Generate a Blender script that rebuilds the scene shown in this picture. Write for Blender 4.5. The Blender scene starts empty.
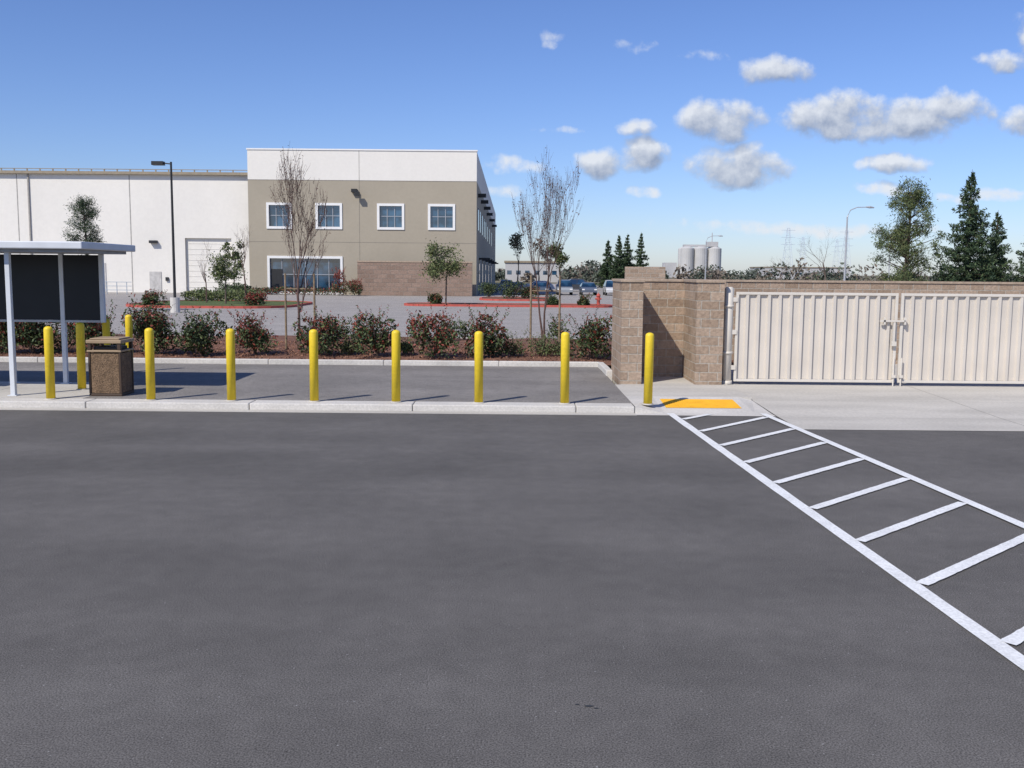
import bpy, math, random
from mathutils import Vector, Matrix, noise as mn
random.seed(7)
R=random.random
def U(a,b): return a+(b-a)*random.random()
S=bpy.context.scene
S.view_settings.view_transform='Standard'; S.view_settings.look='None'; S.view_settings.exposure=0

# ------------------------------------------------------------------ materials
def nt(m): return m.node_tree.nodes, m.node_tree.links
def mat(name,col,rough=0.8,var=0.15,scale=3.0,bump=0.0,bscale=30,metal=0.0,spec=0.3,detail=4,stretch=None,var2=0.0,scale2=80):
    m=bpy.data.materials.new(name); m.use_nodes=True
    N,L=nt(m); b=N['Principled BSDF']
    b.inputs['Roughness'].default_value=rough; b.inputs['Metallic'].default_value=metal
    b.inputs['Specular IOR Level'].default_value=spec
    tc=N.new('ShaderNodeTexCoord'); mp=N.new('ShaderNodeMapping')
    L.new(tc.outputs['Object'],mp.inputs['Vector'])
    if stretch: mp.inputs['Scale'].default_value=stretch
    n=N.new('ShaderNodeTexNoise'); n.inputs['Scale'].default_value=scale; n.inputs['Detail'].default_value=detail
    L.new(mp.outputs[0],n.inputs['Vector'])
    mr=N.new('ShaderNodeMapRange'); mr.inputs['From Min'].default_value=.3; mr.inputs['From Max'].default_value=.7
    mr.inputs['To Min'].default_value=1-var; mr.inputs['To Max'].default_value=1+var
    L.new(n.outputs['Fac'],mr.inputs['Value'])
    fac=mr.outputs[0]
    if var2>0:
        n2=N.new('ShaderNodeTexNoise'); n2.inputs['Scale'].default_value=scale2; n2.inputs['Detail'].default_value=2
        L.new(tc.outputs['Object'],n2.inputs['Vector'])
        m2=N.new('ShaderNodeMapRange'); m2.inputs['From Min'].default_value=.3; m2.inputs['From Max'].default_value=.7
        m2.inputs['To Min'].default_value=1-var2; m2.inputs['To Max'].default_value=1+var2
        L.new(n2.outputs['Fac'],m2.inputs['Value'])
        mu=N.new('ShaderNodeMath'); mu.operation='MULTIPLY'; L.new(fac,mu.inputs[0]); L.new(m2.outputs[0],mu.inputs[1]); fac=mu.outputs[0]
    vm=N.new('ShaderNodeVectorMath'); vm.operation='SCALE'; vm.inputs[0].default_value=col[:3]
    L.new(fac,vm.inputs['Scale']); L.new(vm.outputs[0],b.inputs['Base Color'])
    if bump>0:
        nb=N.new('ShaderNodeTexNoise'); nb.inputs['Scale'].default_value=bscale; nb.inputs['Detail'].default_value=3
        L.new(tc.outputs['Object'],nb.inputs['Vector'])
        bp=N.new('ShaderNodeBump'); bp.inputs['Strength'].default_value=bump; bp.inputs['Distance'].default_value=.02
        L.new(nb.outputs['Fac'],bp.inputs['Height']); L.new(bp.outputs[0],b.inputs['Normal'])
    return m

def asphalt(name,base,band=.10):
    m=bpy.data.materials.new(name); m.use_nodes=True; N,L=nt(m); b=N['Principled BSDF']
    b.inputs['Roughness'].default_value=.88; b.inputs['Specular IOR Level'].default_value=.25
    tc=N.new('ShaderNodeTexCoord')
    def noise(sc,det,lo,hi,st=(1,1,1),f0=.3,f1=.7,off=(0,0,0)):
        mp=N.new('ShaderNodeMapping'); mp.inputs['Scale'].default_value=st; mp.inputs['Location'].default_value=off; L.new(tc.outputs['Object'],mp.inputs['Vector'])
        n=N.new('ShaderNodeTexNoise'); n.inputs['Scale'].default_value=sc; n.inputs['Detail'].default_value=det
        L.new(mp.outputs[0],n.inputs['Vector'])
        r=N.new('ShaderNodeMapRange'); r.inputs['From Min'].default_value=f0; r.inputs['From Max'].default_value=f1
        r.inputs['To Min'].default_value=lo; r.inputs['To Max'].default_value=hi; L.new(n.outputs['Fac'],r.inputs['Value']); return r.outputs[0],n
    a,_=noise(1.0,4,1-band,1+band,(.05,.65,1))
    c,_=noise(.6,4,1-band,1+band)
    d,nn=noise(95,3,.40,1.60)
    e,_=noise(5,5,.92,1.08)
    s,_=noise(42,1,0,.17,(1,1,1),.73,.79)
    s2,_=noise(30,1,1,.6,(1,1,1),.72,.77,(7,3,1))
    def mul(x,y,op='MULTIPLY'):
        k=N.new('ShaderNodeMath'); k.operation=op; L.new(x,k.inputs[0]); L.new(y,k.inputs[1]); return k.outputs[0]
    f=mul(mul(mul(a,c),mul(d,e)),s2)
    vm=N.new('ShaderNodeVectorMath'); vm.operation='SCALE'; vm.inputs[0].default_value=base; L.new(f,vm.inputs['Scale'])
    ad=N.new('ShaderNodeVectorMath'); ad.operation='ADD'; L.new(vm.outputs[0],ad.inputs[0]); L.new(s,ad.inputs[1])
    L.new(ad.outputs[0],b.inputs['Base Color'])
    bp=N.new('ShaderNodeBump'); bp.inputs['Strength'].default_value=.35; bp.inputs['Distance'].default_value=.006
    L.new(nn.outputs['Fac'],bp.inputs['Height']); L.new(bp.outputs[0],b.inputs['Normal'])
    return m

def blockmat(name,c1,c2,mortar,bw=.4,rh=.2,bump=.7):
    m=bpy.data.materials.new(name); m.use_nodes=True; N,L=nt(m); b=N['Principled BSDF']
    b.inputs['Roughness'].default_value=.95; b.inputs['Specular IOR Level'].default_value=.1
    tc=N.new('ShaderNodeTexCoord'); sx=N.new('ShaderNodeSeparateXYZ'); L.new(tc.outputs['Object'],sx.inputs[0])
    ad=N.new('ShaderNodeMath'); L.new(sx.outputs[0],ad.inputs[0]); L.new(sx.outputs[1],ad.inputs[1])
    cb=N.new('ShaderNodeCombineXYZ'); L.new(ad.outputs[0],cb.inputs[0]); L.new(sx.outputs[2],cb.inputs[1])
    br=N.new('ShaderNodeTexBrick'); L.new(cb.outputs[0],br.inputs['Vector'])
    br.inputs['Scale'].default_value=1; br.inputs['Brick Width'].default_value=bw; br.inputs['Row Height'].default_value=rh
    br.inputs['Mortar Size'].default_value=.012*bw/.4; br.inputs['Mortar Smooth'].default_value=.3
    br.inputs['Color1'].default_value=(*c1,1); br.inputs['Color2'].default_value=(*c2,1); br.inputs['Mortar'].default_value=(*mortar,1)
    n=N.new('ShaderNodeTexNoise'); n.inputs['Scale'].default_value=14*.4/bw; n.inputs['Detail'].default_value=8; n.inputs['Roughness'].default_value=.7
    L.new(tc.outputs['Object'],n.inputs['Vector'])
    r=N.new('ShaderNodeMapRange'); r.inputs['From Min'].default_value=.25; r.inputs['From Max'].default_value=.75
    r.inputs['To Min'].default_value=.68; r.inputs['To Max'].default_value=1.3; L.new(n.outputs['Fac'],r.inputs['Value'])
    vm=N.new('ShaderNodeVectorMath'); vm.operation='SCALE'; L.new(br.outputs['Color'],vm.inputs[0]); L.new(r.outputs[0],vm.inputs['Scale'])
    L.new(vm.outputs[0],b.inputs['Base Color'])
    h=N.new('ShaderNodeMath'); h.operation='SUBTRACT'; L.new(n.outputs['Fac'],h.inputs[0]); L.new(br.outputs['Fac'],h.inputs[1])
    bp=N.new('ShaderNodeBump'); bp.inputs['Strength'].default_value=bump; bp.inputs['Distance'].default_value=.04
    L.new(h.outputs[0],bp.inputs['Height']); L.new(bp.outputs[0],b.inputs['Normal'])
    return m

M_road=asphalt('asphalt_road',(.122,.114,.105),.12)
M_pad=asphalt('asphalt_pad',(.215,.198,.18),.14)
M_lot=asphalt('asphalt_lot',(.33,.305,.28),.08)
M_conc=mat('concrete',(.58,.55,.50),.9,.10,1.2,.2,60,var2=.10,scale2=25)
M_conc2=mat('concrete_apron',(.50,.47,.415),.9,.12,.7,.2,60,var2=.08,scale2=20,stretch=(.5,1.5,1))
M_white=mat('road_paint_white',(.76,.76,.74),.7,.07,2.5,.1,60,var2=.14,scale2=45)
M_stall=mat('stall_paint',(.6,.6,.58),.7,.1,2.5)
M_yel=mat('bollard_yellow',(.78,.56,.028),.5,.06,4,.03,20,spec=.4,var2=.05,scale2=20)
M_tac=mat('tactile_yellow',(.88,.47,.03),.7,.08,6,var2=.06)
M_redk=mat('kerb_red',(.46,.095,.07),.7,.15,4)
M_soil=mat('ground_soil',(.17,.15,.095),.95,.3,.08,var2=.3,scale2=1.5)
M_mulch=mat('mulch',(.18,.09,.058),.95,.3,2.5,1.0,25,var2=.5,scale2=35)
M_grass=mat('grass',(.09,.12,.04),.95,.3,1.0,.8,30,var2=.4,scale2=20)
M_block=blockmat('split_block',(.43,.325,.24),(.31,.225,.16),(.45,.40,.33))
M_cap=mat('wall_cap',(.39,.30,.22),.9,.15,8,.3,60,var2=.12,scale2=30)
M_gate=mat('gate_paint',(.61,.555,.48),.5,.05,1.5,spec=.4,var2=.02)
M_gateframe=mat('gate_frame_paint',(.65,.60,.52),.5,.05,3,spec=.4)
M_dark=mat('dark_metal',(.03,.03,.03),.5,.1)
M_steel=mat('steel',(.35,.35,.35),.4,.1,metal=.6)
M_wwall=mat('tiltup_white',(.76,.725,.655),.9,.035,.25,var2=.02,scale2=3,stretch=(1,1,.3))
M_taupe=mat('tiltup_taupe',(.37,.325,.25),.9,.04,.3,var2=.02,scale2=3)
M_frame=mat('window_surround',(.78,.77,.74),.7,.03)
M_brownrail=mat('roof_trim',(.30,.25,.18),.7,.1)
M_shgrey=mat('shelter_paint',(.62,.64,.66),.5,.05,3)
M_shpan=mat('shelter_panel',(.012,.013,.016),.35,.1)
M_agg=mat('aggregate',(.19,.125,.075),.9,.2,6,1.0,70,var2=.6,scale2=60)
M_tan=mat('bin_tan',(.33,.24,.15),.6,.08)
M_brn=mat('bin_brown',(.07,.045,.03),.5,.1)
M_bark=mat('bark',(.13,.095,.075),.9,.3,10)
M_barkd=mat('bark_purple',(.12,.075,.062),.9,.3,10)
M_wood=mat('stake_wood',(.26,.19,.12),.9,.3,8)
M_lg=mat('leaf_green',(.070,.10,.036),.6,.3,1.5)
M_ld=mat('leaf_dark',(.030,.048,.019),.6,.3,1.5)
M_lr=mat('leaf_red',(.20,.045,.03),.55,.3,1.5)
M_ly=mat('leaf_light',(.15,.175,.065),.6,.25,1.5)
M_lo=mat('leaf_olive',(.11,.12,.05),.6,.3,.8)
M_cn=mat('needle_dark',(.030,.055,.028),.7,.3,1.0)
M_cn2=mat('needle_mid',(.065,.095,.040),.7,.3,1.0)
M_rub=mat('rubber',(.02,.02,.02),.8,.1)
M_gal=mat('galvanised',(.42,.43,.44),.5,.08,metal=.3)
M_silo=mat('silo_concrete',(.50,.49,.47),.9,.1,.1)
M_haze=mat('distant_building',(.46,.45,.44),.9,.1,.1)
M_pwr=mat('pylon_hazed',(.55,.60,.68),.6,.05)  # distance haze painted in: steel colour paled and shifted to blue
M_dist=mat('distant_foliage',(.085,.10,.075),.9,.4,.15,var2=.3,scale2=.8)  # aerial haze put into the distant tree colours
M_dist2=mat('distant_foliage_brown',(.17,.14,.11),.9,.4,.15,var2=.3,scale2=.8)
def glass():
    m=bpy.data.materials.new('window_glass'); m.use_nodes=True; N,L=nt(m); b=N['Principled BSDF']
    b.inputs['Roughness'].default_value=.04; b.inputs['Specular IOR Level'].default_value=.9; b.inputs['IOR'].default_value=1.7
    tc=N.new('ShaderNodeTexCoord'); n=N.new('ShaderNodeTexNoise'); n.inputs['Scale'].default_value=.6; L.new(tc.outputs['Object'],n.inputs[0])
    cr=N.new('ShaderNodeValToRGB'); cr.color_ramp.elements[0].color=(.006,.022,.045,1); cr.color_ramp.elements[1].color=(.03,.09,.16,1)  # blue of the reflected sky put into the base colour, patchy by noise
    cr.color_ramp.elements[0].position=.42; cr.color_ramp.elements[1].position=.6
    L.new(n.outputs['Fac'],cr.inputs[0]); L.new(cr.outputs[0],b.inputs['Base Color']); return m
M_glass=glass()

# ------------------------------------------------------------------ mesh builder
class MB:
    def __init__(s): s.v=[];s.f=[];s.m=[]
    def face(s,pts,mi=0):
        i=len(s.v); s.v.extend([tuple(p) for p in pts]); s.f.append(tuple(range(i,i+len(pts)))); s.m.append(mi)
    def box(s,x0,x1,y0,y1,z0,z1,mi=0):
        i=len(s.v); s.v+= [(x0,y0,z0),(x1,y0,z0),(x1,y1,z0),(x0,y1,z0),(x0,y0,z1),(x1,y0,z1),(x1,y1,z1),(x0,y1,z1)]
        for q in ((0,3,2,1),(4,5,6,7),(0,1,5,4),(1,2,6,5),(2,3,7,6),(3,0,4,7)):
            s.f.append(tuple(i+k for k in q)); s.m.append(mi)
    def tube(s,pts,rad,n=8,mi=0,cap=True):
        pts=[Vector(p) for p in pts]; base=len(s.v); 
        for k,p in enumerate(pts):
            d=(pts[min(k+1,len(pts)-1)]-pts[max(k-1,0)]).normalized()
            a=d.cross(Vector((0,0,1)) if abs(d.z)<.9 else Vector((1,0,0))).normalized(); b=d.cross(a)
            for j in range(n):
                t=2*math.pi*j/n; s.v.append(tuple(p+(a*math.cos(t)+b*math.sin(t))*rad[k]))
        for k in range(len(pts)-1):
            for j in range(n):
                a0=base+k*n+j; a1=base+k*n+(j+1)%n
                s.f.append((a0,a1,a1+n,a0+n)); s.m.append(mi)
        if cap:
            s.f.append(tuple(base+j for j in range(n))[::-1]); s.m.append(mi)
            s.f.append(tuple(base+(len(pts)-1)*n+j for j in range(n))); s.m.append(mi)
    def sweep(s,pts,w,z0,z1,mi=0,gap=0.0):
        for k in range(len(pts)-1):
            a=Vector((*pts[k],0)); b=Vector((*pts[k+1],0)); d=(b-a).normalized(); nrm=Vector((-d.y,d.x,0))*w/2
            a=a+d*gap; b=b-d*gap
            c=[a-nrm,b-nrm,b+nrm,a+nrm]; i=len(s.v)
            s.v+=[(p.x,p.y,z0) for p in c]+[(p.x,p.y,z1) for p in c]
            for q in ((0,3,2,1),(4,5,6,7),(0,1,5,4),(1,2,6,5),(2,3,7,6),(3,0,4,7)):
                s.f.append(tuple(i+k2 for k2 in q)); s.m.append(mi)
    def leaf(s,p,sz,mi,asp=1.0,nrm=None):
        a=Vector((U(-1,1),U(-1,1),U(-1,1))).normalized(); b=a.cross(Vector((U(-1,1),U(-1,1),U(-1,1)))).normalized()
        a=a*sz; b=b*sz*asp; i=len(s.v); p=Vector(p)
        s.v+=[tuple(p-a),tuple(p-b*.6),tuple(p+a),tuple(p+b*.6)]; s.f.append((i,i+1,i+2,i+3)); s.m.append(mi)
    def obj(s,name,mats,parent=None,smooth=False,bevel=0,loc=None):
        me=bpy.data.meshes.new(name); me.from_pydata(s.v,[],s.f)
        for m in mats: me.materials.append(m)
        me.polygons.foreach_set('material_index',s.m)
        if smooth: me.polygons.foreach_set('use_smooth',[True]*len(s.f))
        me.update(); o=bpy.data.objects.new(name,me); S.collection.objects.link(o)
        if parent: o.parent=parent
        if loc: o.location=loc
        if bevel>0:
            b=o.modifiers.new('bevel','BEVEL'); b.width=bevel; b.segments=2; b.limit_method='ANGLE'
        return o
def empty(name,loc=(0,0,0)):
    e=bpy.data.objects.new(name,None); e.location=loc; S.collection.objects.link(e); return e

# ------------------------------------------------------------------ grounds
g=MB(); g.face([(-3000,-300,-.03),(3000,-300,-.03),(3000,5000,-.03),(-3000,5000,-.03)]); g.obj('ground',[M_soil])
g=MB(); g.face([(-60,-30,0),(60,-30,0),(60,18.9,0),(-60,18.9,0)]); g.obj('road',[M_road])
g=MB(); g.box(-40,2.3,18.88,26.2,-.02,.12); g.obj('asphalt_pad',[M_pad])
g=MB(); g.face([(-90,37.1,0),(60,37.1,0),(60,230,0),(-90,230,0)]); g.obj('parking_lot',[M_lot])
g=MB()
for i in range(9):
    x=-1+2.8*i; g.box(x-.05,x+.05,114.5,120,.002,.008)
g.obj('stall_markings',[M_stall])
# bed
g=MB()
nx,ny=110,16
def bedz(x,y): return .16+.07*mn.noise(Vector((x*.4,y*.4,0)))+.03*mn.noise(Vector((x*2,y*2,3)))+.12*math.sin(max(0,min(1,(y-26.3)/10.6))*math.pi)
for i in range(nx+1):
    for j in range(ny+1):
        x=-50+60*i/nx; y=26.3+10.7*j/ny; g.v.append((x,y,bedz(x,y)))
for i in range(nx):
    for j in range(ny):
        a=i*(ny+1)+j; g.f.append((a,a+ny+1,a+ny+2,a+1)); g.m.append(0)
for k in range(9000):
    x=U(-20,3); y=U(26.5,32); z=bedz(x,y)+.02; g.leaf((x,y,z),U(.02,.06),random.choice([0,1,1]),.6)
M_chip=mat('bark_chip',(.27,.14,.09),.9,.3,5)
g.obj('mulch_bed',[M_mulch,M_chip])
# kerbs
k=MB()
x=-41.5
while x<2.2:
    x1=min(x+3.05,2.3); k.box(x+.006,x1-.006,18.4,18.88,-.03,.126); x=x1
k.obj('kerb',[M_conc],bevel=.02)
gt=MB()
gt.box(-41.5,2.3,18.12,18.39,-.03,.006); gt.obj('gutter',[M_conc2])
k=MB(); pts=[]; x=-40
while x<1.0: pts.append((x,26.3)); x+=3.05
pts+= [(2.34,26.3),(2.36,25.2),(2.36,24.0)]
k.sweep(pts,.16,-.03,.25,gap=.004); k.obj('kerb',[M_conc],bevel=.02)
k=MB(); pts=[(-50+3*i,37.05) for i in range(21)]
k.sweep(pts,.16,-.03,.15,gap=.004); k.obj('kerb',[M_conc])
# concrete slab for shelter
g=MB()
for i in range(4):
    g.box(-17+2.2*i+.006,-14.8+2.2*i-.006,18.885,21.6,-.02,.127)
g.obj('concrete_slab',[M_conc2])
# walkway and ramp
g=MB()
g.box(2.3,4.85,20.0,22.1,-.02,.124); g.box(2.44,4.85,22.11,24.0,-.02,.124)
g.obj('walkway',[M_conc2])
g=MB()
P=lambda x,y,z:(x,y,z)
g.face([P(2.85,18.4,.006),P(4.55,18.4,.006),P(4.55,20,.124),P(2.85,20,.124)])
g.face([P(2.3,18.4,.124),P(2.85,18.4,.006),P(2.85,20,.124)]); g.face([P(2.3,18.4,.124),P(2.85,20,.124),P(2.3,20,.124)])
g.face([P(4.55,18.4,.006),P(4.86,18.4,.008),P(4.86,20,.06),P(4.55,20,.124)])
g.face([P(2.3,18.4,-.02),P(2.85,18.4,-.02),P(2.85,18.4,.006),P(2.3,18.4,.124)])
g.face([P(2.3,18.12,.006),P(4.86,18.12,.006),P(4.86,18.398,.006),P(2.3,18.398,.006)])
g.obj('kerb_ramp',[M_conc])
g=MB()
def rz(y): return .006+(y-18.4)*.118/1.6
y0,y1=18.88,19.72
g.face([(2.95,y0,rz(y0)+.006),(4.40,y0,rz(y0)+.006),(4.40,y1,rz(y1)+.006),(2.95,y1,rz(y1)+.006)])
for i in range(27):
    for j in range(15):
        x=2.98+i*.0535; y=y0+.025+j*.053; z=rz(y)+.006
        g.box(x,x+.022,y,y+.022,z,z+.005)
g.obj('tactile_paving',[M_tac])
# apron
g=MB()
prof=[(16.6,.006),(18.0,.010),(18.03,.010),(20.0,.06),(22.2,.11),(28.2,.11)]
for a in range(8):
    xa=4.87+4.1*a; xb=xa+4.09
    for i in range(len(prof)-1):
        (ya,za),(yb,zb)=prof[i],prof[i+1]
        e=.006 if i in(1,3) else 0
        g.face([(xa,ya+e,za),(xb,ya+e,za),(xb,yb,zb),(xa,yb,zb)])
g.obj('concrete_apron',[M_conc2])
# ------------------------------------------------------------------ crosswalk
g=MB()
zc=.010
def lx(y): return 2.95+(18.4-y)*.0435
def rx(y): return 4.68+(18.4-y)*.082
def strip(p,q,w,z=zc):
    a=Vector((*p,0)); b=Vector((*q,0)); n=40; d=(b-a)
    nr=Vector((-d.y,d.x,0)).normalized()*w
    wob=[nr*(1+U(-.06,.06)) for _ in range(n+1)]
    for i in range(n):
        s0=a+d*i/n; s1=a+d*(i+1)/n; n0=wob[i]; n1=wob[i+1]
        g.face([(s0.x-n0.x,s0.y-n0.y,z),(s1.x-n1.x,s1.y-n1.y,z),(s1.x+n1.x,s1.y+n1.y,z),(s0.x+n0.x,s0.y+n0.y,z)])
strip((lx(18.38),18.38),(lx(-2),-2),.072,.010)
strip((rx(18.38),18.38),(rx(-2),-2),.068,.018)
y=17.62
while y>-2:
    xa=lx(y)+.08; yr=y+1.70
    if yr>18.3:
        f=(18.3-y)/1.70; strip((xa,y),(xa+(rx(18.3)-.08-xa)*f,18.3),.06,.014)
    else: strip((xa,y),(rx(yr)-.075,yr),.06,.014)
    y-=1.35
g.obj('crosswalk_marking',[M_white])
g=MB(); 
for cx,cy,r in((.48,5.75,.022),(.41,5.77,.012),(.52,5.72,.012)):
    g.face([(cx+r*(1+.4*R())*math.cos(t*.7),cy+r*.6*math.sin(t*.7),.004) for t in range(9)])
g.obj('oil_stain',[mat('oil',(.05,.05,.048),.5)])

# ------------------------------------------------------------------ bollards
def bollard(x,y,zb=.12,h=1.38,r=.083):
    b=MB(); n=20
    prof=[(0,r),(h-.06,r),(h-.03,r*.93),(h-.01,r*.7),(h+.002,r*.35),(h+.006,.005)]
    b.tube([(0,0,z) for z,_ in prof],[q for _,q in prof],n)
    b.tube([(0,0,0),(0,0,.025)],[r*1.35,r*1.25],n,1)
    o=b.obj('bollard',[M_yel,M_conc2],loc=(x,y,zb)); o.rotation_euler=(U(-.006,.006),U(-.008,.008),U(0,3))
    for p in o.data.polygons: p.use_smooth=len(p.vertices)==4
for x in(-8.75,-6.85,-5.32,-3.75,-2.2,-.63,1.0,2.58): bollard(x,18.74,h=1.38+U(-.02,.02))
bollard(-8.83,20.3); bollard(-9.02,22.1); bollard(-9.22,23.9)

# ------------------------------------------------------------------ block walls
w=MB()
zt=2.40
w.box(2.43,2.9,22.2,23.9,.05,zt)
w.box(2.43,4.1,23.9,24.3,.05,zt)
w.box(4.1,4.70,22.2,24.3,.05,zt)
w.obj('block_wall',[M_block])
c=MB()
c.box(2.40,2.93,22.17,23.87,zt,zt+.06); c.box(2.40,4.07,23.87,24.33,zt,zt+.06); c.box(4.07,4.73,22.17,24.33,zt,zt+.06)
c.obj('wall_cap',[M_cap],bpy.data.objects['block_wall'],bevel=.008)
w=MB(); w.box(4.2,4.6,24.33,28,.0,zt-.02); w.box(4.2,26,28.0,28.2,.0,zt-.02); w.box(21,21.4,22.3,27.98,0,zt-.02)
w.obj('block_wall',[M_block])
c=MB(); c.box(4.17,26.03,27.97,28.23,zt-.02,zt+.04); c.box(4.17,4.63,24.34,27.96,zt-.02,zt+.04); c.obj('wall_cap',[M_cap],bpy.data.objects['block_wall.001'])
w=MB(); w.box(5.4,7.3,48,48.4,0,2.9); w.obj('block_wall',[M_block])

# ------------------------------------------------------------------ gate
ge=empty('metal_gate',(0,0,0))
yg=22.45
def post(x,r=.085,h=2.28):
    p=MB(); p.tube([(x,yg,.05),(x,yg,h),(x,yg,h+.03)],[r,r,r*.6],18)
    p.tube([(x,yg,.8),(x,yg,.86)],[r*1.2]*2,18); p.tube([(x,yg,1.85),(x,yg,1.91)],[r*1.2]*2,18)
    p.tube([(x,yg,.1),(x,yg,.2)],[r*1.25]*2,18)
    o=p.obj('post',[M_gateframe],ge); 
    for q in o.data.polygons: q.use_smooth=len(q.vertices)==4
post(4.86,.1); post(12.85); post(13.1); post(20.95)
def leafgate(xa,xb):
    f=MB(); z0,z1=.18,2.20; t=.06
    f.box(xa,xa+t,yg-.03,yg+.03,z0,z1); f.box(xb-t,xb,yg-.03,yg+.03,z0,z1)
    f.box(xa+t,xb-t,yg-.03,yg+.03,z0,z0+t); f.box(xa+t,xb-t,yg-.03,yg+.03,z1-t,z1)
    f.box(xa+t,xb-t,yg+.045,yg+.085,1.15,1.21)
    f.obj('frame',[M_gateframe],ge,bevel=.006)
    m=MB(); x=xa+t; per=.245; zz0,zz1=z0+t+.003,z1-t-.003
    pr=[]
    while x<xb-t-.02:
        for dx,dy in((0,.035),(.15,.035),(.168,-.022),(.227,-.022),(.245,.035)):
            xx=min(x+dx,xb-t); pr.append((xx,yg+dy+U(-.003,.003)))
        x+=per
    for a,b in zip(pr[:-1],pr[1:]):
        if abs(a[0]-b[0])<1e-5: continue
        m.face([(a[0],a[1],zz0),(b[0],b[1],zz0),(b[0],b[1],zz1),(a[0],a[1],zz1)])
    m.obj('ribbed_panel',[M_gate],ge)
leafgate(5.02,8.66); leafgate(8.73,12.68); leafgate(13.28,17.0); leafgate(17.05,20.8)
l=MB(); dx=-.17
l.box(8.42+dx,8.98+dx,yg-.10,yg-.06,1.56,1.60,0); l.box(8.50+dx,8.54+dx,yg-.1,yg-.034,1.5,1.66,0); l.box(8.96+dx,9.0+dx,yg-.1,yg-.034,1.5,1.66)
l.box(8.72+dx,8.76+dx,yg-.11,yg-.034,1.1,1.55,0); l.box(8.70+dx,8.80+dx,yg-.12,yg-.034,1.02,1.12)
l.tube([(8.78+dx,yg-.07,.06),(8.78+dx,yg-.07,.75)],[.016]*2,8); l.tube([(8.95+dx,yg-.07,.06),(8.95+dx,yg-.07,.75)],[.016]*2,8)
l.box(8.74+dx,8.82+dx,yg-.10,yg-.034,.3,.36); l.box(8.91+dx,8.99+dx,yg-.10,yg-.034,.3,.36)
l.obj('latch',[M_gateframe],ge)
h=MB()
for z in(.45,1.25,1.98): h.box(4.93,5.05,yg-.05,yg-.034,z,z+.1)
h.obj('hinges',[M_gateframe],ge)

# ------------------------------------------------------------------ shelter
se=empty('smoking_shelter',(0,0,0))
s=MB(); s.box(-14.6,-8.12,18.9,21.6,2.96,3.10); s.obj('roof',[M_shgrey],se,bevel=.02)
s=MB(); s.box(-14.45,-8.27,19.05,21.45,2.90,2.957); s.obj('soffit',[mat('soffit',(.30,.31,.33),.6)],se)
s=MB()
for x,y in((-9.68,19.2),(-14.2,19.2),(-8.75,21.3),(-9.60,21.3),(-10.72,21.3),(-14.2,21.3)):
    zb=1.45 if x==-8.75 else .13
    s.box(x-.045,x+.045,y-.045,y+.045,zb,2.9)
    if zb<1: s.box(x-.09,x+.09,y-.09,y+.09,.128,.145)
s.obj('posts',[M_shgrey],se,bevel=.006)
s=MB(); s.box(-10.67,-9.65,21.28,21.32,1.50,2.88); s.box(-9.55,-8.80,21.28,21.32,1.50,2.88)
s.box(-14.15,-10.78,21.28,21.32,1.5,2.88)
s.obj('dark_panel',[M_shpan],se)
s=MB()
s.box(-14.15,-8.8,21.26,21.34,1.45,1.495); s.obj('rail',[M_steel],se)
s=MB(); s.box(-13.6,-10.9,20.4,20.85,.52,.57); s.box(-13.4,-13.3,20.5,20.8,.13,.52); s.box(-11.2,-11.1,20.5,20.8,.13,.52); s.obj('bench',[M_steel],se)

# ------------------------------------------------------------------ trash can
te=empty('trash_can',(-7.93,19.6,.12))
def tb(name,bx,m,bev=.01,par=te):
    b=MB(); 
    for q in bx: b.box(*q)
    return b.obj(name,[m],par,bevel=bev)
a=.32
tb('base',[(-a,a,-a,a,.0,.05)],M_brn)
tb('corner_frame',[(sx*a-(.045 if sx>0 else 0),sx*a+(.045 if sx<0 else 0),sy*a-(.045 if sy>0 else 0),sy*a+(.045 if sy<0 else 0),.052,.86) for sx in(-1,1) for sy in(-1,1)],M_brn)
tb('aggregate_panels',[(-.272,.272,-.305,.305,.054,.84),(-.305,-.274,-.272,.272,.054,.84),(.274,.305,-.272,.272,.054,.84)],M_agg,.008)
tb('rim',[(-.335,.335,-.335,.335,.862,.90)],M_tan)
tb('hood_posts',[(sx*.29-.035,sx*.29+.035,sy*.29-.035,sy*.29+.035,.902,1.03) for sx in(-1,1) for sy in(-1,1)],M_brn)
tb('inner_bin',[(-.24,.24,-.24,.24,.902,.96)],M_dark)
tb('hood',[(-.345,.345,-.345,.345,1.032,1.10),(-.29,.29,-.29,.29,1.102,1.13)],M_tan,.02)

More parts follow.
